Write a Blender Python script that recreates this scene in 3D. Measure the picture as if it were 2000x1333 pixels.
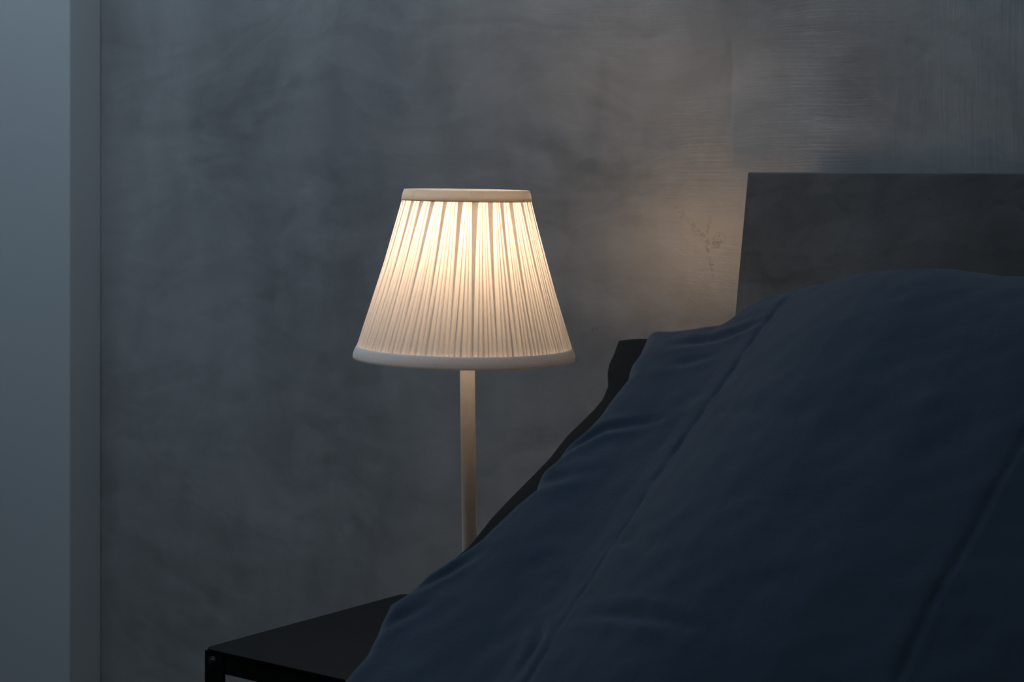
import bpy, math, random
import numpy as np
from mathutils import Vector, Matrix

sc = bpy.context.scene
for o in list(bpy.data.objects):
    bpy.data.objects.remove(o)
col = sc.collection

# ------------------------------------------------------------------ camera
YAW = math.radians(37.7)
cam_d = bpy.data.cameras.new('camera')
cam = bpy.data.objects.new('camera', cam_d)
col.objects.link(cam)
cam.location = (1.8816, -2.2889, 1.15)
cam.rotation_euler = (math.pi / 2, 0, YAW)
cam_d.sensor_width = 36
cam_d.lens = 66.6
cam_d.shift_y = -0.17325
cam_d.clip_start = 0.02
cam_d.dof.use_dof = True
cam_d.dof.focus_distance = 2.50
cam_d.dof.aperture_fstop = 7.1
sc.camera = cam

# ------------------------------------------------------------------ sky, exposure
SKY = 2.9
LAMP = 43.0
world = bpy.data.worlds.new('dusk_sky')
sc.world = world
world.use_nodes = True
bg = world.node_tree.nodes['Background']
bg.inputs[0].default_value = (0.61, 0.79, 0.97, 1)
bg.inputs[1].default_value = SKY

# roof window: the daylight comes in through it (portal guides the sampling)
SKX0, SKX1, SKY0, SKY1, CEIL = -1.75, 0.7, -1.4, -0.42, 2.5
pd = bpy.data.lights.new('roof_window_daylight', 'AREA')
pd.shape = 'RECTANGLE'
pd.size = SKX1 - SKX0
pd.size_y = SKY1 - SKY0
pd.cycles.is_portal = True
po = bpy.data.objects.new('roof_window_daylight', pd)
po.location = ((SKX0 + SKX1) / 2, (SKY0 + SKY1) / 2, CEIL + 0.12)
col.objects.link(po)

sc.view_settings.view_transform = 'Standard'
sc.view_settings.look = 'None'
sc.view_settings.exposure = 0.0
sc.view_settings.gamma = 1.0
sc.view_settings.use_curve_mapping = False
sc.cycles.use_denoising = True
sc.cycles.use_adaptive_sampling = True
sc.cycles.adaptive_threshold = 0.04
sc.cycles.max_bounces = 8
sc.cycles.diffuse_bounces = 5
sc.cycles.transmission_bounces = 8
sc.cycles.sample_clamp_indirect = 4.0
sc.cycles.caustics_reflective = False

# ------------------------------------------------------------------ helpers
def tag(o, label=None, cat=None, group=None, kind=None):
    if label: o['label'] = label
    if cat: o['category'] = cat
    if group: o['group'] = group
    if kind: o['kind'] = kind
    return o

def empty(name, loc, rz=0.0):
    o = bpy.data.objects.new(name, None)
    o.empty_display_size = 0.05
    o.location = loc
    o.rotation_euler = (0, 0, rz)
    col.objects.link(o)
    return o

class MB:
    """collects vertices and faces of one part"""
    def __init__(s):
        s.v, s.f = [], []
    def add(s, vs, fs):
        b = len(s.v)
        s.v += [tuple(map(float, p)) for p in vs]
        s.f += [tuple(b + i for i in f) for f in fs]
        return s
    def box(s, x0, x1, y0, y1, z0, z1):
        vs = [(x, y, z) for z in (z0, z1) for y in (y0, y1) for x in (x0, x1)]
        return s.add(vs, [(0, 2, 3, 1), (4, 5, 7, 6), (0, 1, 5, 4), (2, 6, 7, 3), (0, 4, 6, 2), (1, 3, 7, 5)])
    def lathe(s, prof, n=48, closed=False):
        """prof: list of (r, z); a small r closes to a pole"""
        vs, fs = [], []
        m = len(prof)
        for r, z in prof:
            for k in range(n):
                a = 2 * math.pi * k / n
                vs.append((r * math.cos(a), r * math.sin(a), z))
        for i in range(m if closed else m - 1):
            j = (i + 1) % m
            for k in range(n):
                l = (k + 1) % n
                fs.append((i * n + k, i * n + l, j * n + l, j * n + k))
        return s.add(vs, fs)
    def disc(s, r, z, n=48, up=True):
        vs = [(r * math.cos(2 * math.pi * k / n), r * math.sin(2 * math.pi * k / n), z) for k in range(n)]
        f = tuple(range(n))
        return s.add(vs, [f if up else f[::-1]])
    def tube(s, pts, r, n=10, closed=False):
        pts = [Vector(p) for p in pts]
        vs, fs = [], []
        m = len(pts)
        for i, p in enumerate(pts):
            a = pts[i - 1] if (i > 0 or closed) else pts[i]
            b = pts[(i + 1) % m] if (i < m - 1 or closed) else pts[i]
            t = (b - a).normalized()
            ref = Vector((0, 0, 1)) if abs(t.z) < 0.9 else Vector((1, 0, 0))
            e1 = t.cross(ref).normalized(); e2 = t.cross(e1)
            for k in range(n):
                q = 2 * math.pi * k / n
                vs.append(p + r * (math.cos(q) * e1 + math.sin(q) * e2))
        for i in range(m if closed else m - 1):
            j = (i + 1) % m
            for k in range(n):
                l = (k + 1) % n
                fs.append((i * n + k, j * n + k, j * n + l, i * n + l))
        if not closed:
            fs.append(tuple(range(n))); fs.append(tuple((m - 1) * n + k for k in range(n))[::-1])
        return s.add(vs, fs)
    def xform(s, M):
        s.v = [tuple(M @ Vector(p)) for p in s.v]
        return s
    def build(s, name, mat, parent=None, smooth=False, bevel=0.0, seg=2):
        me = bpy.data.meshes.new(name)
        me.from_pydata(s.v, [], s.f)
        me.update()
        o = bpy.data.objects.new(name, me)
        col.objects.link(o)
        if mat: me.materials.append(mat)
        if parent: o.parent = parent
        if smooth:
            me.polygons.foreach_set('use_smooth', [True] * len(me.polygons))
        if bevel > 0:
            b = o.modifiers.new('bevel', 'BEVEL'); b.width = bevel; b.segments = seg; b.limit_method = 'ANGLE'
        return o

class NT:
    """small node-tree writer"""
    def __init__(s, name):
        s.m = bpy.data.materials.new(name); s.m.use_nodes = True
        s.t = s.m.node_tree; s.n = s.t.nodes; s.l = s.t.links
        s.bsdf = s.n['Principled BSDF']; s.out = s.n['Material Output']
        s.co = s.n.new('ShaderNodeTexCoord').outputs['Object']
    def _in(s, sock, v):
        if isinstance(v, bpy.types.NodeSocket): s.l.new(v, sock)
        elif v is not None: sock.default_value = v
    def mapping(s, src=None, loc=(0, 0, 0), rot=(0, 0, 0), scale=(1, 1, 1)):
        n = s.n.new('ShaderNodeMapping')
        s.l.new(src or s.co, n.inputs[0])
        n.inputs[1].default_value = loc; n.inputs[2].default_value = rot; n.inputs[3].default_value = scale
        return n.outputs[0]
    def noise(s, vec=None, scale=5, detail=6, rough=0.55, dist=0.0, outp=0):
        n = s.n.new('ShaderNodeTexNoise')
        s.l.new(vec or s.co, n.inputs['Vector'])
        n.inputs['Scale'].default_value = scale; n.inputs['Detail'].default_value = detail
        n.inputs['Roughness'].default_value = rough; n.inputs['Distortion'].default_value = dist
        return n.outputs[outp]
    def voronoi(s, vec=None, scale=5, feature='F1', outp='Distance', rnd=1.0):
        n = s.n.new('ShaderNodeTexVoronoi'); n.feature = feature
        s.l.new(vec or s.co, n.inputs['Vector']); n.inputs['Scale'].default_value = scale
        n.inputs['Randomness'].default_value = rnd
        return n.outputs[outp]
    def ramp(s, fac, stops, interp='LINEAR'):
        n = s.n.new('ShaderNodeValToRGB'); r = n.color_ramp; r.interpolation = interp
        while len(r.elements) < len(stops): r.elements.new(0.5)
        for e, (p, c) in zip(r.elements, stops):
            e.position = p
            e.color = (c, c, c, 1) if isinstance(c, (int, float)) else tuple(c) + (1,)
        s.l.new(fac, n.inputs[0])
        return n.outputs[0]
    def math(s, op, a, b=None, c=None, clamp=False):
        n = s.n.new('ShaderNodeMath'); n.operation = op; n.use_clamp = clamp
        s._in(n.inputs[0], a); s._in(n.inputs[1], b); s._in(n.inputs[2], c)
        return n.outputs[0]
    def mix(s, fac, a, b, mode='MIX'):
        n = s.n.new('ShaderNodeMix'); n.data_type = 'RGBA'; n.blend_type = mode
        fs, A, B = n.inputs[0], n.inputs[6], n.inputs[7]
        s._in(fs, fac)
        for k, v in ((A, a), (B, b)):
            if isinstance(v, bpy.types.NodeSocket): s.l.new(v, k)
            else: k.default_value = tuple(v) + (1,) if len(v) == 3 else v
        return n.outputs[2]
    def bump(s, h, strength=0.3, dist=0.002, normal=None):
        n = s.n.new('ShaderNodeBump')
        n.inputs['Strength'].default_value = strength; n.inputs['Distance'].default_value = dist
        s.l.new(h, n.inputs['Height'])
        if normal: s.l.new(normal, n.inputs['Normal'])
        return n.outputs[0]
    def sep(s, vec=None):
        n = s.n.new('ShaderNodeSeparateXYZ'); s.l.new(vec or s.co, n.inputs[0]); return n.outputs
    def set(s, **kw):
        for k, v in kw.items():
            k = k.replace('_', ' ')
            for i in s.bsdf.inputs:
                if i.name.lower() == k.lower():
                    if isinstance(v, bpy.types.NodeSocket): s.l.new(v, i)
                    else: i.default_value = tuple(v) + (1,) if isinstance(v, tuple) and len(v) == 3 and i.type == 'RGBA' else v
        return s.m

# ------------------------------------------------------------------ materials
def plaster_mat(name, base, contrast=1.0, rough=0.40, spec=0.5, seed=0.0, marks=(), coat=0.0, lines_amt=.55, patch=None, ior=1.5):
    """trowelled plaster: cloudy tone, trowel sweeps, brush lines, specks"""
    t = NT(name)
    co = t.mapping(loc=(seed, seed * .7, seed * .3))
    warp = t.noise(co, 2.2, 3, .5, outp=1)
    wco = t.mix(0.22, co, warp, 'ADD')
    cloud = t.noise(wco, 1.9, 8, .62)
    cloud2 = t.noise(t.mapping(co, rot=(0, 0.6, 0), scale=(1, 1, .45)), 4.6, 9, .68, .5)
    sweep = t.noise(t.mapping(wco, rot=(0, -0.75, 0), scale=(1.2, 1, 5.5)), 3.2, 5, .55, .4)
    sweep2 = t.noise(t.mapping(wco, rot=(0, 0.5, 0), scale=(6.0, 1, 1.0)), 2.6, 5, .55, .4)
    tone = t.math('MULTIPLY_ADD', t.math('SUBTRACT', cloud, .5), .75 * contrast, 1.0)
    tone = t.math('MULTIPLY_ADD', t.math('SUBTRACT', cloud2, .5), .52 * contrast, tone)
    tone = t.math('MULTIPLY_ADD', t.math('SUBTRACT', sweep, .5), .34 * contrast, tone)
    tone = t.math('MULTIPLY_ADD', t.math('SUBTRACT', sweep2, .5), .26 * contrast, tone)
    # dark smears where the trowel left ridges
    smear = t.ramp(t.noise(t.mapping(wco, rot=(0, .35, 0), scale=(1, 1, 2.6)), 4.4, 7, .7, .9), [(.0, 0), (.62, 0), (.74, 1)])
    tone = t.math('MULTIPLY_ADD', smear, -.17 * contrast, tone)
    specks = t.ramp(t.noise(co, 150, 3, .6), [(0, 1), (.27, 1), (.33, 0)])
    where = t.ramp(t.noise(co, 5.0, 4, .6), [(0, 0), (.56, 0), (.66, 1)])
    tone = t.math('MULTIPLY_ADD', t.math('MULTIPLY', specks, where), -.35, tone)
    for (ro_, sc_, see, am) in ((.55, (1.0, 1, 2.4), 2.7, .075), (-.8, (1.0, 1, 2.0), 5.3, .06), (1.35, (1.0, 1, 3.0), 8.9, .07)):
        lap = t.noise(t.mapping(wco, loc=(see, 0, see * .6), rot=(0, ro_, 0), scale=sc_), 2.1, 6, .48, .6)
        lap = t.ramp(lap, [(.40, 1), (.50, .45), (.515, 1), (.60, .55), (.62, .9)])
        tone = t.math('MULTIPLY_ADD', t.math('SUBTRACT', lap, .8), am * 2 * contrast, tone)
    hl = t.noise(t.mapping(t.mix(.05, co, warp, 'ADD'), scale=(7, 1, 230)), 1, 4, .6)
    vl = t.noise(t.mapping(t.mix(.05, co, warp, 'ADD'), rot=(0, .08, 0), scale=(210, 1, 6)), 1, 4, .6)
    sel = t.ramp(t.math('MULTIPLY_ADD', t.math('ABSOLUTE', t.math('SUBTRACT', t.sep(t.co)[0], .42)), .42, t.math('SUBTRACT', t.noise(wco, 2.4, 3, .5), .09)), [(.44, 0), (.54, 1)])
    lines = t.mix(sel, hl, vl)
    # the brushwork shows mostly on the bed side of the wall
    xw = t.math('MULTIPLY_ADD', t.sep(t.co)[0], 2.0, t.math('MULTIPLY_ADD', cloud, 2.4, -1.45), clamp=True)
    xw = t.math('MULTIPLY_ADD', xw, .85, .15)
    lines = t.math('MULTIPLY_ADD', t.math('SUBTRACT', lines, .5), xw, .5)
    tone = t.math('MULTIPLY_ADD', t.math('SUBTRACT', lines, .5), lines_amt * .5, tone)
    # individual marks on the wall (x, z, half width, half height, tilt, tone change, gritty)
    Xs = t.sep(t.mix(0.10, t.co, t.noise(t.co, 8, 6, .62, outp=1), 'ADD'))
    Xg = t.sep(t.mix(0.02, t.co, t.noise(t.co, 40, 5, .65, outp=1), 'ADD'))
    grit = t.ramp(t.noise(t.co, 170, 3, .55), [(.46, 0), (.54, 1)])
    for (mx, mz, hw, hh, ang, dep, gritty) in marks:
        X, of = (Xg, .010) if gritty else (Xs, .050)
        dx = t.math('SUBTRACT', X[0], mx + of); dz = t.math('SUBTRACT', X[2], mz + of)
        c, s_ = math.cos(ang), math.sin(ang)
        a = t.math('MULTIPLY_ADD', dx, c / hw, t.math('MULTIPLY', dz, s_ / hw))
        b = t.math('MULTIPLY_ADD', dx, -s_ / hh, t.math('MULTIPLY', dz, c / hh))
        d = t.math('ADD', t.math('MULTIPLY', a, a), t.math('MULTIPLY', b, b))
        g = t.math('SUBTRACT', 1.0, d, clamp=True)
        g = t.math('MULTIPLY', t.math('POWER', g, .5), t.math('MULTIPLY', grit, 1.25)) if gritty else t.math('POWER', g, 1.2)
        tone = t.math('MULTIPLY_ADD', g, dep, tone)
    t.set(Base_Color=t.mix(1.0, tuple(base), tone, 'MULTIPLY'))
    # relief: brush lines running level in some patches and upright in others
    h = t.math('MULTIPLY_ADD', lines, lines_amt, t.math('MULTIPLY', cloud2, .8))
    h = t.math('MULTIPLY_ADD', t.noise(co, 60, 4, .6), .35, h)
    h = t.math('MULTIPLY_ADD', sweep, .6, h)
    t.set(Normal=t.bump(h, .32, .004),
          Specular_IOR_Level=spec, IOR=ior, Coat_Weight=coat, Coat_Roughness=rough)
    ro = t.math('MULTIPLY_ADD', t.math('SUBTRACT', cloud2, .5), .25, rough)
    if patch:   # a less polished trowel patch: x0, x1, z0, z1, added roughness
        Xp = t.sep(t.mix(0.012, t.co, t.noise(t.co, 20, 4, .6, outp=1), 'ADD'))
        x0, x1, z0, z1, add = patch
        def edge(v, e, w):
            return t.math('MULTIPLY_ADD', t.math('SUBTRACT', v, e), 1 / w, .5, clamp=True)
        k = t.math('MULTIPLY', edge(Xp[0], x0 + .006, .008), t.math('SUBTRACT', 1, edge(Xp[0], x1, .15)))
        k = t.math('MULTIPLY', k, t.math('MULTIPLY', edge(Xp[2], z0, .04), t.math('SUBTRACT', 1, edge(Xp[2], z1, .1))))
        ro = t.math('MULTIPLY_ADD', k, add, ro)
        t.set(Coat_Weight=t.math('MULTIPLY_ADD', k, -coat, coat))
    t.set(Roughness=ro)
    return t.m

def paint_mat(name, c, rough=.6, amount=.04):
    t = NT(name)
    n = t.noise(t.co, 3, 4, .6)
    tone = t.math('MULTIPLY_ADD', t.math('SUBTRACT', n, .5), amount * 2, 1.0)
    t.set(Base_Color=t.mix(1.0, tuple(c), tone, 'MULTIPLY'), Roughness=rough,
          Normal=t.bump(t.noise(t.co, 240, 3, .6), .08, .001))
    return t.m

def metal_mat(name, c, rough=.5, spec=.5):
    t = NT(name)
    n = t.noise(t.co, 40, 4, .6)
    t.set(Base_Color=t.mix(1.0, tuple(c), t.math('MULTIPLY_ADD', n, .2, .9), 'MULTIPLY'),
          Roughness=t.math('MULTIPLY_ADD', n, .12, rough - .06), Specular_IOR_Level=spec,
          Normal=t.bump(t.noise(t.co, 900, 2, .5), .06, .0005))
    return t.m

def cloth_mat(name, c, tone=.16, sheen=.25):
    t = NT(name)
    cl = t.noise(t.co, 9, 6, .65)
    wx = t.noise(t.mapping(scale=(420, 30, 30)), 1, 3, .6)
    wy = t.noise(t.mapping(scale=(26, 420, 420)), 1, 3, .6)
    w = t.math('ADD', wx, wy)
    k = t.math('MULTIPLY_ADD', t.math('SUBTRACT', cl, .5), tone * 2, 1.0)
    k = t.math('MULTIPLY_ADD', t.math('SUBTRACT', w, 1.0), .55, k)
    t.set(Base_Color=t.mix(1.0, tuple(c), k, 'MULTIPLY'), Roughness=.9, Specular_IOR_Level=.12,
          Sheen_Weight=sheen, Sheen_Roughness=.5, Normal=t.bump(w, .35, .0009))
    return t.m

def shade_mat(name, c, trans):
    """thin woven fabric that lets the bulb's light through"""
    t = NT(name)
    n = t.noise(t.mapping(scale=(1, 1, .3)), 420, 3, .6)
    cc = t.mix(1.0, tuple(c), t.math('MULTIPLY_ADD', n, .16, .92), 'MULTIPLY')
    d = t.n.new('ShaderNodeBsdfDiffuse'); tr = t.n.new('ShaderNodeBsdfTranslucent'); m = t.n.new('ShaderNodeMixShader')
    t.l.new(cc, d.inputs[0]); t.l.new(cc, tr.inputs[0])
    m.inputs[0].default_value = trans
    t.l.new(d.outputs[0], m.inputs[1]); t.l.new(tr.outputs[0], m.inputs[2])
    t.l.new(m.outputs[0], t.out.inputs[0])
    return t.m

def glow_mat(name, c, strength):
    t = NT(name)
    f = t.noise(t.co, 12, 2, .5)
    t.set(Base_Color=(.9, .9, .88), Emission_Color=t.mix(t.math('MULTIPLY', f, .06), tuple(c), (1, 1, 1)), Emission_Strength=strength)
    return t.m

WALL_MARKS = [
    # x, z, half width, half height, tilt, tone change, gritty
    (.190, 1.165, .10, .034, -.35, -.20, 0), (.300, 1.140, .09, .020, -.15, -.24, 0), (.16, 1.235, .09, .03, .5, -.10, 0),
    (.70, 1.25, .06, .05, .6, -.14, 0), (.33, 1.07, .06, .03, -.4, -.10, 0),
    (.470, 1.036, .016, .011, .5, -.55, 1), (.483, 1.045, .010, .010, .8, -.50, 1), (.447, 1.052, .020, .007, -.7, -.45, 1),
    (.463, 1.062, .004, .022, -.12, -.45, 1), (.466, 1.010, .004, .024, .30, -.55, 1), (.42, 1.075, .03, .006, -.6, -.30, 1),
    (-.300, 1.115, .060, .018, .75, .16, 0), (-.262, 1.128, .040, .018, -.4, -.18, 0), (-.360, 1.060, .018, .045, -.7, -.18, 0),
    (-.345, 1.29, .04, .022, .5, -.20, 0), (-.43, 1.22, .022, .03, -.4, -.14, 0), (-.13, 1.24, .06, .03, -.6, -.10, 0),
    (-.70, 1.15, .03, .20, .15, .10, 0), (-.755, .80, .016, .09, .6, .12, 0), (-.6, .70, .03, .14, -.3, .10, 0),
    (.22, .86, .02, .0030, -.15, -.45, 1), (.268, .905, .008, .004, .2, -.6, 1), (.135, 1.09, .07, .024, -.7, -.12, 0),
    (-.05, .62, .08, .02, .9, .10, 0), (-.30, .55, .10, .03, .5, .10, 0), (-.05, .48, .008, .05, -.25, -.12, 0),
]
M = {}
M['wall'] = plaster_mat('grey_trowelled_plaster', (.325, .318, .312), 1.6, .45, 1.0, 3.1, WALL_MARKS, coat=1.0, ior=2.2, lines_amt=.40, patch=(.503, .64, 1.155, 1.29, .25))
M['headboard'] = plaster_mat('dark_concrete_panel', (.135, .131, .129), 1.7, .60, .3, 9.3, lines_amt=.0)
M['white_paint'] = paint_mat('white_wall_paint', (.60, .63, .64), .65)
M['room_paint'] = paint_mat('room_paint', (.40, .41, .42), .8)
M['ceiling'] = paint_mat('ceiling_paint', (.45, .45, .45), .9)
M['black_metal'] = metal_mat('black_powder_coat', (.0045, .005, .0052), .65, .2)
M['screw'] = metal_mat('blackened_screw', (.012, .012, .012), .5)
M['cream_metal'] = metal_mat('cream_lacquered_metal', (.95, .92, .88), .45)
M['steel'] = metal_mat('grey_wire_steel', (.35, .34, .33), .35)
M['socket'] = metal_mat('white_socket_plastic', (.75, .73, .70), .4)
M['pleat'] = shade_mat('white_pleated_fabric', (.91, .88, .85), .43)
M['trim'] = shade_mat('off_white_binding_tape', (.86, .82, .76), .28)
M['trim_low'] = shade_mat('daylit_binding_tape', (.96, .95, .94), .36)  # binding tape copy with frontal daylight put into its lighter colour and translucency
M['bulb'] = glow_mat('warm_bulb_glow', (1.0, .70, .44), LAMP)
M['navy'] = cloth_mat('navy_linen', (.023, .042, .068), .18, .36)
M['black_cloth'] = cloth_mat('black_linen', (.012, .013, .014), .16, .05)
M['sheet'] = cloth_mat('dark_sheet_cotton', (.05, .055, .065))

def floor_mat():
    t = NT('dark_oak_floor')
    n = t.noise(t.mapping(scale=(1.2, 14, 1)), 3, 7, .6)
    c = t.ramp(n, [(.3, (.035, .026, .020)), (.7, (.085, .062, .045))])
    t.set(Base_Color=c, Roughness=.5, Normal=t.bump(n, .1, .001))
    return t.m
M['oak'] = floor_mat()

# ------------------------------------------------------------------ room
RX0, RX1, RY0 = -2.0, 3.2, -3.7
def struct(name, mb, mat, label, parent=None, cat=None, **kw):
    o = mb.build(name, mat, parent, **kw)
    if parent is None: tag(o, label, cat or 'wall', kind='structure')
    return o
floor = empty('floor', (0, 0, 0)); tag(floor, 'dark oak plank floor under the bed', 'floor', kind='structure')
struct('subfloor', MB().box(RX0 - .1, RX1 + .1, RY0 - .1, .1, -.10, -.014), M['oak'], '', floor)
pw = .18; k = 0
plank_mesh = None
y = RY0
while y < 0:
    y1 = min(y + pw, 0)
    off = (k * .83) % 1.8
    x = RX0 - off
    while x < RX1:
        a, b = max(x, RX0), min(x + 1.8, RX1)
        if b - a > .02:
            MB().box(a + .001, b - .001, y + .001, y1 - .001, -.014, 0).build('plank', M['oak'], floor)
        x += 1.8
    y = y1; k += 1
struct('wall_back', MB().box(RX0 - .1, RX1 + .1, 0, .12, 0, CEIL), M['wall'], 'grey trowelled plaster wall behind lamp and headboard')
struct('wall_projection', MB().box(RX0, -.841, -.072, 0, 0, CEIL), M['white_paint'], 'smooth pale boxed-out wall section left of the grey plaster', bevel=.002)
struct('wall_left', MB().box(RX0 - .1, RX0, RY0, 0, 0, CEIL), M['room_paint'], 'pale painted side wall beyond the boxed-out section')
struct('wall_right', MB().box(RX1, RX1 + .1, RY0, 0, 0, CEIL), M['room_paint'], 'pale painted side wall past the bed')
struct('wall_front', MB().box(RX0, RX1, RY0 - .1, RY0, 0, CEIL), M['room_paint'], 'pale painted wall facing the headboard')
cm = MB()
cm.box(RX0, RX1, SKY1, 0, CEIL, CEIL + .12).box(RX0, RX1, RY0, SKY0, CEIL, CEIL + .12)
cm.box(RX0, SKX0, SKY0, SKY1, CEIL, CEIL + .12).box(SKX1, RX1, SKY0, SKY1, CEIL, CEIL + .12)
struct('ceiling', cm, M['ceiling'], 'white ceiling with a roof window opening', cat='ceiling')
win = empty('window_1', ((SKX0 + SKX1) / 2, (SKY0 + SKY1) / 2, CEIL + .12)); tag(win, 'white framed roof window over the bed end', 'window', kind='structure')
hx, hy_ = (SKX1 - SKX0) / 2, (SKY1 - SKY0) / 2
for (a, b, c, d) in ((-hx - .05, hx + .05, hy_ - .03, hy_ + .05), (-hx - .05, hx + .05, -hy_ - .05, -hy_ + .03), (-hx - .05, -hx + .03, -hy_ + .03, hy_ - .03), (hx - .03, hx + .05, -hy_ + .03, hy_ - .03)):
    MB().box(a, b, c, d, .001, .06).build('window_frame', M['white_paint'], win, bevel=.004)

# ------------------------------------------------------------------ bed
BX0, BX1 = .575, 2.015
bed = empty('bed_frame', ((BX0 + BX1) / 2, -1.1, 0))
tag(bed, 'low black slatted bed frame under the mattress', 'bed frame')
def bpart(name, mb, mat, **kw):
    mb.v = [(p[0] - (BX0 + BX1) / 2, p[1] + 1.1, p[2]) for p in mb.v]
    return mb.build(name, mat, bed, **kw)
# headboard: a panel leaning back, its foot further from the wall
def headboard():
    yt, zt, th_, k = -.08, 1.1385, .022, math.tan(math.radians(10.0))
    vs = []
    for yy in (0, th_):
        for (xx, zz) in ((BX0, .0), (BX1, .0), (BX1, zt), (BX0, zt)):
            vs.append((xx, yt + yy - (zt - zz) * k, zz))
    return MB().add(vs, [(0, 1, 2, 3), (7, 6, 5, 4), (0, 4, 5, 1), (1, 5, 6, 2), (2, 6, 7, 3), (3, 7, 4, 0)])
hb = headboard().build('headboard', M['headboard'], None, bevel=.0015)
tag(hb, 'dark grey concrete-look headboard panel leaning back behind the pillows', 'headboard')
for xa in (BX0 + .02, BX1 - .07):
    bpart('side_rail', MB().box(xa, xa + .05, -2.15, -.290, .18, .27), M['black_metal'], bevel=.003)
bpart('foot_rail', MB().box(BX0 + .02, BX1 - .02, -2.20, -2.15, .18, .27), M['black_metal'], bevel=.003)
for xa in (BX0 + .03, BX1 - .08):
    for ya in (-2.19, -.345):
        bpart('leg', MB().box(xa, xa + .05, ya, ya + .05, 0, .18), M['black_metal'], bevel=.003)
for k in range(14):
    ya = -2.10 + k * .136
    bpart('slat', MB().box(BX0 + .07, BX1 - .07, ya, ya + .07, .255, .275), M['oak'], bevel=.003)
mm = MB().box(BX0 + .01, BX1 - .01, -2.18, -.290, .276, .485)
mat_o = mm.build('mattress', M['sheet'], None, smooth=True, bevel=.045, seg=5)
tag(mat_o, 'mattress with dark fitted sheet under the pillows', 'mattress')

# ------------------------------------------------------------------ pillows
#PILLOW-BEGIN
SL = math.radians(33)
PO = np.array([.53, -.33, .94])
PU = np.array([1.0, 0, 0]); PV = np.array([0, -math.cos(SL), -math.sin(SL)]); PN = np.array([0, -math.sin(SL), math.cos(SL)])
FRONT_EDGE = [(-0.06, 0.028), (-0.01, 0.038), (0.025, 0.052), (0.055, 0.06), (0.077, 0.061), (0.105, 0.074), (0.134, 0.073), (0.184, 0.075), (0.214, 0.072), (0.236, 0.062), (0.264, 0.059), (0.281, 0.055), (0.303, 0.062), (0.33, 0.057), (0.342, 0.052), (0.365, 0.047), (0.394, 0.041), (0.43, 0.016), (0.454, 0.004), (0.473, -0.001), (0.502, -0.013), (0.535, -0.003), (0.571, 0.006), (0.596, 0.004), (0.7, 0.004), (0.8, 0.039)]
UNDER_EDGE = [(-0.05, -0.015), (-0.014, -0.011), (0.012, -0.003), (0.034, 0.002), (0.05, 0.009), (0.073, 0.024), (0.1, 0.031), (0.12, 0.03), (0.169, 0.021), (0.212, 0.021), (0.245, 0.016), (0.282, 0.01), (0.32, 0.005), (0.349, 0.005), (0.37, 0.005), (0.411, -0.008), (0.436, -0.02), (0.52, 0.02), (0.6, 0.06), (0.8, 0.08)]
def lerp(tab, x):
    a = np.array(tab); return np.interp(x, a[:, 0], a[:, 1])
def smooth(x, a, b):
    t = np.clip((x - a) / (b - a), 0, 1); return t * t * (3 - 2 * t)
def seg_dist(u, v, pts):
    """distance to a polyline, signed side, and place along it 0..1"""
    best = np.full(u.shape, 1e9); side = np.zeros(u.shape); along = np.zeros(u.shape)
    n = len(pts) - 1
    for i in range(n):
        (a0, b0), (a1, b1) = pts[i], pts[i + 1]
        du_, dv_ = a1 - a0, b1 - b0; L2 = du_ * du_ + dv_ * dv_
        t = np.clip(((u - a0) * du_ + (v - b0) * dv_) / L2, 0, 1)
        d = np.hypot(u - a0 - t * du_, v - b0 - t * dv_)
        m = d < best
        best = np.where(m, d, best); side = np.where(m, np.sign((u - a0) * dv_ - (v - b0) * du_), side)
        along = np.where(m, (i + t) / n, along)
    return best, side, along
def waves(u, v, seed, n, lo, hi, amp):
    r = np.random.RandomState(seed); h = np.zeros(u.shape)
    for _ in range(n):
        k = r.uniform(lo, hi); a = r.uniform(0, math.pi); p = r.uniform(0, 6.28)
        h += np.sin(2 * math.pi * k * (u * math.cos(a) + v * math.sin(a)) + p) / k
    return amp * h
E_TAB = [(-.05, .000), (.03, .000), (.05, .002), (.10, .008), (.17, .016), (.215, .024), (.245, .034), (.27, .048), (.30, .062), (.34, .078), (.39, .094), (.45, .106),
         (.55, .116), (.64, .119), (.68, .118), (.80, .106), (.90, .075), (.97, .035), (1.02, .0)]
V_TOP = [(-.05, .012), (.05, .015), (.10, .015), (.13, .006), (.16, -.006), (.18, -.035), (.21, -.068), (.25, -.088), (.30, -.098), (.36, -.096), (.42, -.092), (.50, -.082), (.60, -.075), (.9, -.05), (1.02, -.04)]
SEAM = [(.238, -.06), (.242, .06), (.242, .107), (.247, .188), (.244, .25), (.249, .308), (.256, .379), (.257, .425), (.260, .483), (.272, .569), (.28, .80)]
FOLDS = [  # polyline, depth, width, raised side shift
    ([(.251, .402), (.29, .418), (.328, .440)], .0050, .0090),
    ([(.285, .520), (.356, .532), (.446, .553)], .0070, .0085),
    ([(.060, .284), (.093, .240), (.122, .212), (.184, .191)], .0060, .0075),
    ([(.03, .335), (.09, .300), (.15, .285)], .0035, .0090),
    ([(.01, .49), (.04, .455), (.075, .42)], .0060, .0080),
    ([(.015, .54), (.055, .50)], .0045, .0090),
    ([(.26, .205), (.33, .225), (.43, .262)], .0028, .0120),
    ([(.12, .05), (.19, .03), (.24, .01)], .0050, .0080),
    ([(.14, .09), (.20, .07)], .0030, .0080),
    ([(.225, .515), (.245, .545), (.25, .59)], .0050, .0070),
    ([(.20, .44), (.235, .47)], .0030, .0080),
    ([(.55, .10), (.60, .25), (.59, .38)], .0040, .0300),
    ([(.64, .12), (.70, .22)], .0040, .0250),
]
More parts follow.
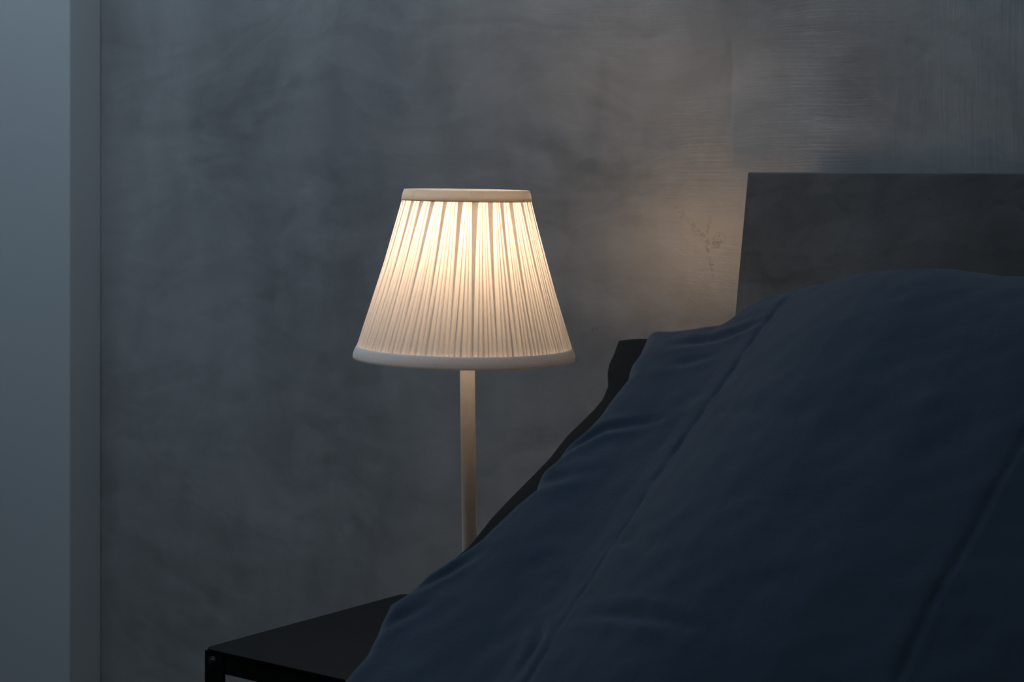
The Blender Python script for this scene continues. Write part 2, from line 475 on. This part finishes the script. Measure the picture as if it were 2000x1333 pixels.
def pillow_top(u, v):
    vt = lerp(V_TOP, u)
    q = (v - vt) / (.775 - vt)
    G = np.clip(1 - np.abs((q - .46) / np.where(q < .46, .46, .54)) ** 4.0, 0, 1) ** .5
    h = lerp(E_TAB, u) * G
    ue = lerp(FRONT_EDGE, v)
    roll = np.clip((u - ue) / .034, 0, 1)
    h += .030 * (1 - (1 - roll) ** 2.2) - .014
    d, s, a = seg_dist(u, v, SEAM)
    pucker = 1 + .55 * np.sin(v * 95) * np.sin(v * 41 + 1)
    h -= .0024 * pucker * np.exp(-(d / .0042) ** 2)
    h += .0004 * np.exp(-((d - .014) / .011) ** 2) * (s < 0)
    # pressed crease
    c = u - (.664 + .004 * np.sin(v * 9)); on = smooth(v, .18, .33)
    h += on * (-.0026 * np.exp(-(c / .0036) ** 2) + .0010 * np.exp(-((c + .012) / .010) ** 2) - .002 * smooth(c, 0, .02))
    for pts, dep, wid in FOLDS:
        d, s, a = seg_dist(u, v, pts)
        fade = np.sin(np.clip(a, 0, 1) * math.pi) * .75 + .25
        h += .6 * fade * (-dep * np.exp(-(d / wid) ** 2) + .55 * dep * np.exp(-((d - wid * 1.8) / (wid * 1.1)) ** 2))
    h += waves(u, v, 4, 9, 3, 9, .0036) + waves(u, v, 8, 10, 12, 30, .0026)
    return h
def pillow_grid(nu, nv, edge, u1, v0, v1, top, thick, seed):
    """closed cushion: top skin, under skin, stitched all round"""
    q = np.linspace(0, 1, nv)
    p = np.linspace(0, 1, nu) ** 1.25
    Q, Pp = np.meshgrid(q, p, indexing='ij')
    VT = lerp(v0, .04 + (u1 - .04) * Pp)
    V = VT + (v1 - VT) * Q
    UE = lerp(edge, V)
    Ug = UE + (u1 - UE) * Pp
    ht = top(Ug, V)
    pe = np.minimum(np.minimum(Pp / .10, (1 - Pp) / .10), np.minimum(Q / .10, (1 - Q) / .10))
    k = np.clip(pe, 0, 1); k = np.sqrt(1 - (1 - k) ** 2)
    hb_ = ht - .004 - (thick + np.maximum(ht, 0) * .55) * k
    pos = lambda h: (PO[None, None] + Ug[..., None] * PU + V[..., None] * PV + h[..., None] * PN)
    return pos(ht), pos(hb_)
#PILLOW-END
def pillow_mesh(name, grid, mat, parent):
    T, B = grid
    nv, nu, _ = T.shape
    vs = np.concatenate([T.reshape(-1, 3), B.reshape(-1, 3)]) - np.array(parent.location)
    idx = np.arange(nv * nu).reshape(nv, nu); N = nv * nu
    a, b, c, d = idx[:-1, :-1].ravel(), idx[:-1, 1:].ravel(), idx[1:, 1:].ravel(), idx[1:, :-1].ravel()
    faces = np.stack([a, d, c, b], 1).tolist() + (np.stack([a, b, c, d], 1) + N).tolist()
    rim = list(idx[0, :-1]) + list(idx[:-1, -1]) + list(idx[-1, :0:-1]) + list(idx[:0:-1, 0])
    for i in range(len(rim)):
        p, q = int(rim[i]), int(rim[(i + 1) % len(rim)])
        faces.append((p, q, q + N, p + N))
    mb = MB(); mb.v = [tuple(map(float, p)) for p in vs]; mb.f = [tuple(map(int, f)) for f in faces]
    return mb.build(name, mat, parent, smooth=True)
pil = empty('pillow', (.95, -.75, .50))
tag(pil, 'large navy linen pillow propped against the headboard', 'pillow')
pillow_mesh('pillowcase', pillow_grid(300, 260, FRONT_EDGE, 1.02, V_TOP, .775, pillow_top, .012, 1), M['navy'], pil)
und = empty('wedge_cushion', (1.0, -.62, .487))
tag(und, 'black wedge cushion beneath the navy pillow, only its edge showing', 'cushion')
def under_top(u, v):
    ue = lerp(UNDER_EDGE, v)
    roll = np.clip((u - ue) / .05, 0, 1)
    return -.026 + .006 * (1 - (1 - roll) ** 2) + waves(u, v, 21, 6, 8, 22, .0016) - .012 * smooth(u, .08, .2)
wt, wb = pillow_grid(120, 120, UNDER_EDGE, 1.04, [(0, -.012), (1, -.03)], .61, under_top, .07, 2)
qq, pp = np.meshgrid(np.linspace(0, 1, 120), np.linspace(0, 1, 120), indexing='ij')
kk = np.clip(np.minimum(np.minimum(pp, 1 - pp), np.minimum(qq, 1 - qq)) / .05, 0, 1)
wb = wt.copy(); wb[..., 2] = wt[..., 2] - .004 - np.sqrt(1 - (1 - kk) ** 2) * np.maximum(wt[..., 2] - .004 - .487, 0)
wb[..., 0] += .03 * (1 - pp) * kk
pillow_mesh('cushion_cover', (wt, wb), M['black_cloth'], und)

# ------------------------------------------------------------------ nightstand
TX, TY, TZ, TW, TD = 0.0, -.53, .50, .50, .407
ns = empty('nightstand', (TX + TW / 2, TY + TD / 2, 0))
tag(ns, 'black metal nightstand with angle-iron legs beside the bed', 'nightstand')
def npart(name, mb, mat, parent=None, **kw):
    mb.v = [(p[0] - (TX + TW / 2), p[1] - (TY + TD / 2), p[2]) for p in mb.v]
    return mb.build(name, mat, parent or ns, **kw)
def rounded_slab(x0, x1, y0, y1, z0, z1, r, n=8):
    pts = []
    for cx_, cy_, a0 in ((x1 - r, y1 - r, 0), (x0 + r, y1 - r, 90), (x0 + r, y0 + r, 180), (x1 - r, y0 + r, 270)):
        for k in range(n + 1):
            a = math.radians(a0 + 90 * k / n); pts.append((cx_ + r * math.cos(a), cy_ + r * math.sin(a)))
    m = len(pts)
    vs = [(x, y, z0) for x, y in pts] + [(x, y, z1) for x, y in pts]
    fs = [tuple(range(m))[::-1], tuple(range(m, 2 * m))] + [(i, (i + 1) % m, m + (i + 1) % m, m + i) for i in range(m)]
    return MB().add(vs, fs)
npart('tabletop', rounded_slab(TX, TX + TW, TY, TY + TD, TZ - .003, TZ, .012), M['black_metal'], bevel=.0008)
AP = .030
npart('front_rail', MB().box(TX + .036, TX + TW - .036, TY + .0025, TY + .0045, TZ - AP, TZ - .003), M['black_metal'])
npart('back_rail', MB().box(TX + .036, TX + TW - .036, TY + TD - .0045, TY + TD - .0025, TZ - AP, TZ - .003), M['black_metal'])
for xa in (TX + .0025, TX + TW - .0045):
    npart('side_rail', MB().box(xa, xa + .002, TY + .036, TY + TD - .036, TZ - AP, TZ - .003), M['black_metal'])
LW = .036
def angle_leg(sx, sy):
    x0 = TX + .0005 if sx < 0 else TX + TW - .0005; y0 = TY + .0005 if sy < 0 else TY + TD - .0005
    dx, dy = -sx, -sy; t_ = .0025
    prof = [(0, 0), (LW, 0), (LW, t_), (t_, t_), (t_, LW), (0, LW)]
    pts = [(x0 + dx * a, y0 + dy * b) for a, b in prof]
    if dx * dy < 0: pts = pts[::-1]
    vs = [(x, y, 0) for x, y in pts] + [(x, y, TZ - .003) for x, y in pts]
    fs = [tuple(range(6))[::-1], tuple(range(6, 12))] + [(i, (i + 1) % 6, 6 + (i + 1) % 6, 6 + i) for i in range(6)]
    return MB().add(vs, fs)
for sx in (-1, 1):
    for sy in (-1, 1):
        lg = npart('leg', angle_leg(sx, sy), M['black_metal'], bevel=.0006)
        # round-head bolt with a slot washer on the outer flange
        bm_ = MB().lathe([(.0001, .0030), (.0032, .0028), (.0052, .0016), (.0058, 0)], 18)
        bm_.lathe([(.0058, .0006), (.0080, .0006), (.0080, 0)], 18)
        R_ = Matrix.Rotation(math.pi / 2 if sy < 0 else -math.pi / 2, 4, 'X')
        bx = TX + .016 if sx < 0 else TX + TW - .016
        by = TY + .0005 if sy < 0 else TY + TD - .0005
        bm_.xform(Matrix.Translation((bx, by, TZ - .0165)) @ R_)
        npart('bolt', bm_, M['screw'], lg, smooth=True)

# ------------------------------------------------------------------ table lamp
LX, LY = .2967, -.3275
lamp = empty('table_lamp', (LX, LY, TZ))
tag(lamp, 'lit table lamp with white pleated shade on slim cream pole', 'lamp')
fwd = Vector((-math.sin(YAW), math.cos(YAW), 0))
lean_pole = Matrix.Rotation(math.radians(-.75), 4, fwd)
ZT = .6153                                   # top rim above the table
Z_SEAM_T, Z_SEAM_B, Z_BOT = ZT - .0150, ZT - .2085, ZT - .2245
shade_tilt = Matrix.Translation((0, 0, ZT - .11)) @ Matrix.Rotation(math.radians(.9), 4, fwd) @ Matrix.Translation((-.0072 * math.cos(YAW), -.0072 * math.sin(YAW), -(ZT - .11)))
# base and pole
MB().lathe([(.0001, 0), (.078, 0), (.080, .002), (.080, .008), (.077, .0115), (.05, .014), (.018, .017), (.0125, .022), (.0105, .03)], 56).build('base', M['cream_metal'], lamp, smooth=True)
MB().lathe([(.0100, .020), (.0100, .30), (.0102, .475)], 32).disc(.0102, .475, 32).xform(lean_pole).build('pole', M['cream_metal'], lamp, smooth=True)
PT = lean_pole @ Vector((0, 0, .475))
T_ = Matrix.Translation((PT.x, PT.y, 0))
sk = MB().lathe([(.0001, .468), (.0112, .468), (.0120, .471), (.0120, .510), (.0110, .5115), (.0001, .5115)], 32).xform(T_).build('socket', M['socket'], lamp, smooth=True)
# bulb
BZ = .514
prof = [(.0120, BZ - .002), (.0135, BZ + .006), (.0175, BZ + .016), (.0225, BZ + .027), (.0255, BZ + .038), (.0262, BZ + .047), (.0245, BZ + .058), (.0200, BZ + .067), (.0130, BZ + .0735), (.0060, BZ + .0765), (.0002, BZ + .0772)]
MB().lathe(prof, 20).xform(T_).build('bulb', M['bulb'], lamp, smooth=True)
# pleated shade ------------------------------------------------------------
def r_at(z):
    """outer radius of the cone at height z above the table; a slight flare under the top binding"""
    t = (ZT - z) / .2245
    return .0812 + (.1462 - .0812) * t - .0022 * math.sin(math.pi * min(max(t, 0), 1))
rng = random.Random(11)
NP = 128
bw, bo = [], []
for k in range(NP):
    bw.append(rng.uniform(.8, 1.2))
    bo.append(rng.uniform(.14, .34))
tw, to = [], []
k = 0
while len(tw) < NP:                          # at the top the pleats are gathered in bunches
    n = rng.choice((3, 4, 4, 5))
    for j in range(n):
        if j == n - 1:
            tw.append(rng.uniform(3.8, 5.6)); to.append(rng.uniform(.68, .86))
        else:
            tw.append(rng.uniform(.40, 1.5)); to.append(rng.uniform(.05, .28))
tw, to = tw[:NP], to[:NP]
def norm(w):
    s = sum(w); return [2 * math.pi * x / s for x in w]
bw, tw = norm(bw), norm(tw)
def starts(w):
    out, a = [], 0.0
    for x in w: out.append(a); a += x
    return out
bs, ts = starts(bw), starts(tw)
# keep the gathered starts close to the even ones so that pleats run near straight
ROWS = 26
vs, fs = [], []
cols = NP * 7
for i in range(ROWS):
    f = i / (ROWS - 1)
    z = Z_SEAM_T + .004 + (Z_SEAM_B - .004 - Z_SEAM_T - .004) * f
    g = f ** .62
    R0 = r_at(z)
    for k in range(NP):
        t0 = ts[k] * (1 - g) + bs[k] * g
        w = tw[k] * (1 - g) + bw[k] * g
        ov = (to[k] * (1 - g) + bo[k] * g) * w
        lay = .0011 + .0006 * f
        crown = .0008 + .0008 * f
        wob = .0006 * math.sin(k * 2.4 + 5 * f)
        ring = [(t0, R0 - lay * .3), (t0 + w * .22, R0 + crown * .8 + wob), (t0 + w * .6, R0 + crown + wob), (t0 + w * .97, R0 + crown * .55),
                (t0 + w * .995, R0 - lay * .35), (t0 + w - ov, R0 - lay * 1.0), (t0 + w - ov * .96, R0 - lay * 1.5)]
        for a, r in ring:
            vs.append((r * math.cos(a), -r * math.sin(a), z))
for i in range(ROWS - 1):
    for c in range(cols):
        d = (c + 1) % cols
        fs.append((i * cols + c, (i + 1) * cols + c, (i + 1) * cols + d, i * cols + d))
shade = MB().add(vs, fs).xform(shade_tilt).build('shade', M['pleat'], lamp, smooth=False)
def band(z0, z1, r_off, th_, bulge, n=96, rows=7):
    """binding tape wrapped over the edge of the shade"""
    out, inn = [], []
    for i in range(rows):
        f = i / (rows - 1); z = z0 + (z1 - z0) * f
        out.append((r_at(z) + r_off + bulge * math.sin(math.pi * f) ** .7, z))
        inn.append((r_at(z) + r_off - th_, z))
    return MB().lathe(out + inn[::-1], n, closed=True)
tt = band(Z_SEAM_T, ZT, .0022, .0028, .0006).xform(shade_tilt).build('top_binding', M['trim'], shade, smooth=True)
bt = band(Z_BOT, Z_SEAM_B, .0020, .0060, .0014).xform(shade_tilt).build('bottom_binding', M['trim_low'], shade, smooth=True)
def ring(z, r, wire):
    return MB().tube([(r * math.cos(2 * math.pi * k / 72), r * math.sin(2 * math.pi * k / 72), z) for k in range(72)], wire, 8, True)
ring(ZT - .004, .0765, .0014).xform(shade_tilt).build('top_ring', M['steel'], shade, smooth=True)
ring(Z_BOT + .006, .1385, .0014).xform(shade_tilt).build('bottom_ring', M['steel'], shade, smooth=True)
for k in range(3):
    a = math.radians(96 + 120 * k) + YAW
    MB().tube([(.0767 * math.cos(a), .0767 * math.sin(a), ZT - .004), (.055 * math.cos(a), .055 * math.sin(a), ZT - .040),
               (.034 * math.cos(a), .034 * math.sin(a), ZT - .082), (.0125 * math.cos(a), .0125 * math.sin(a), .508)], .0011, 8).xform(shade_tilt).build('spider_arm', M['steel'], shade, smooth=True)
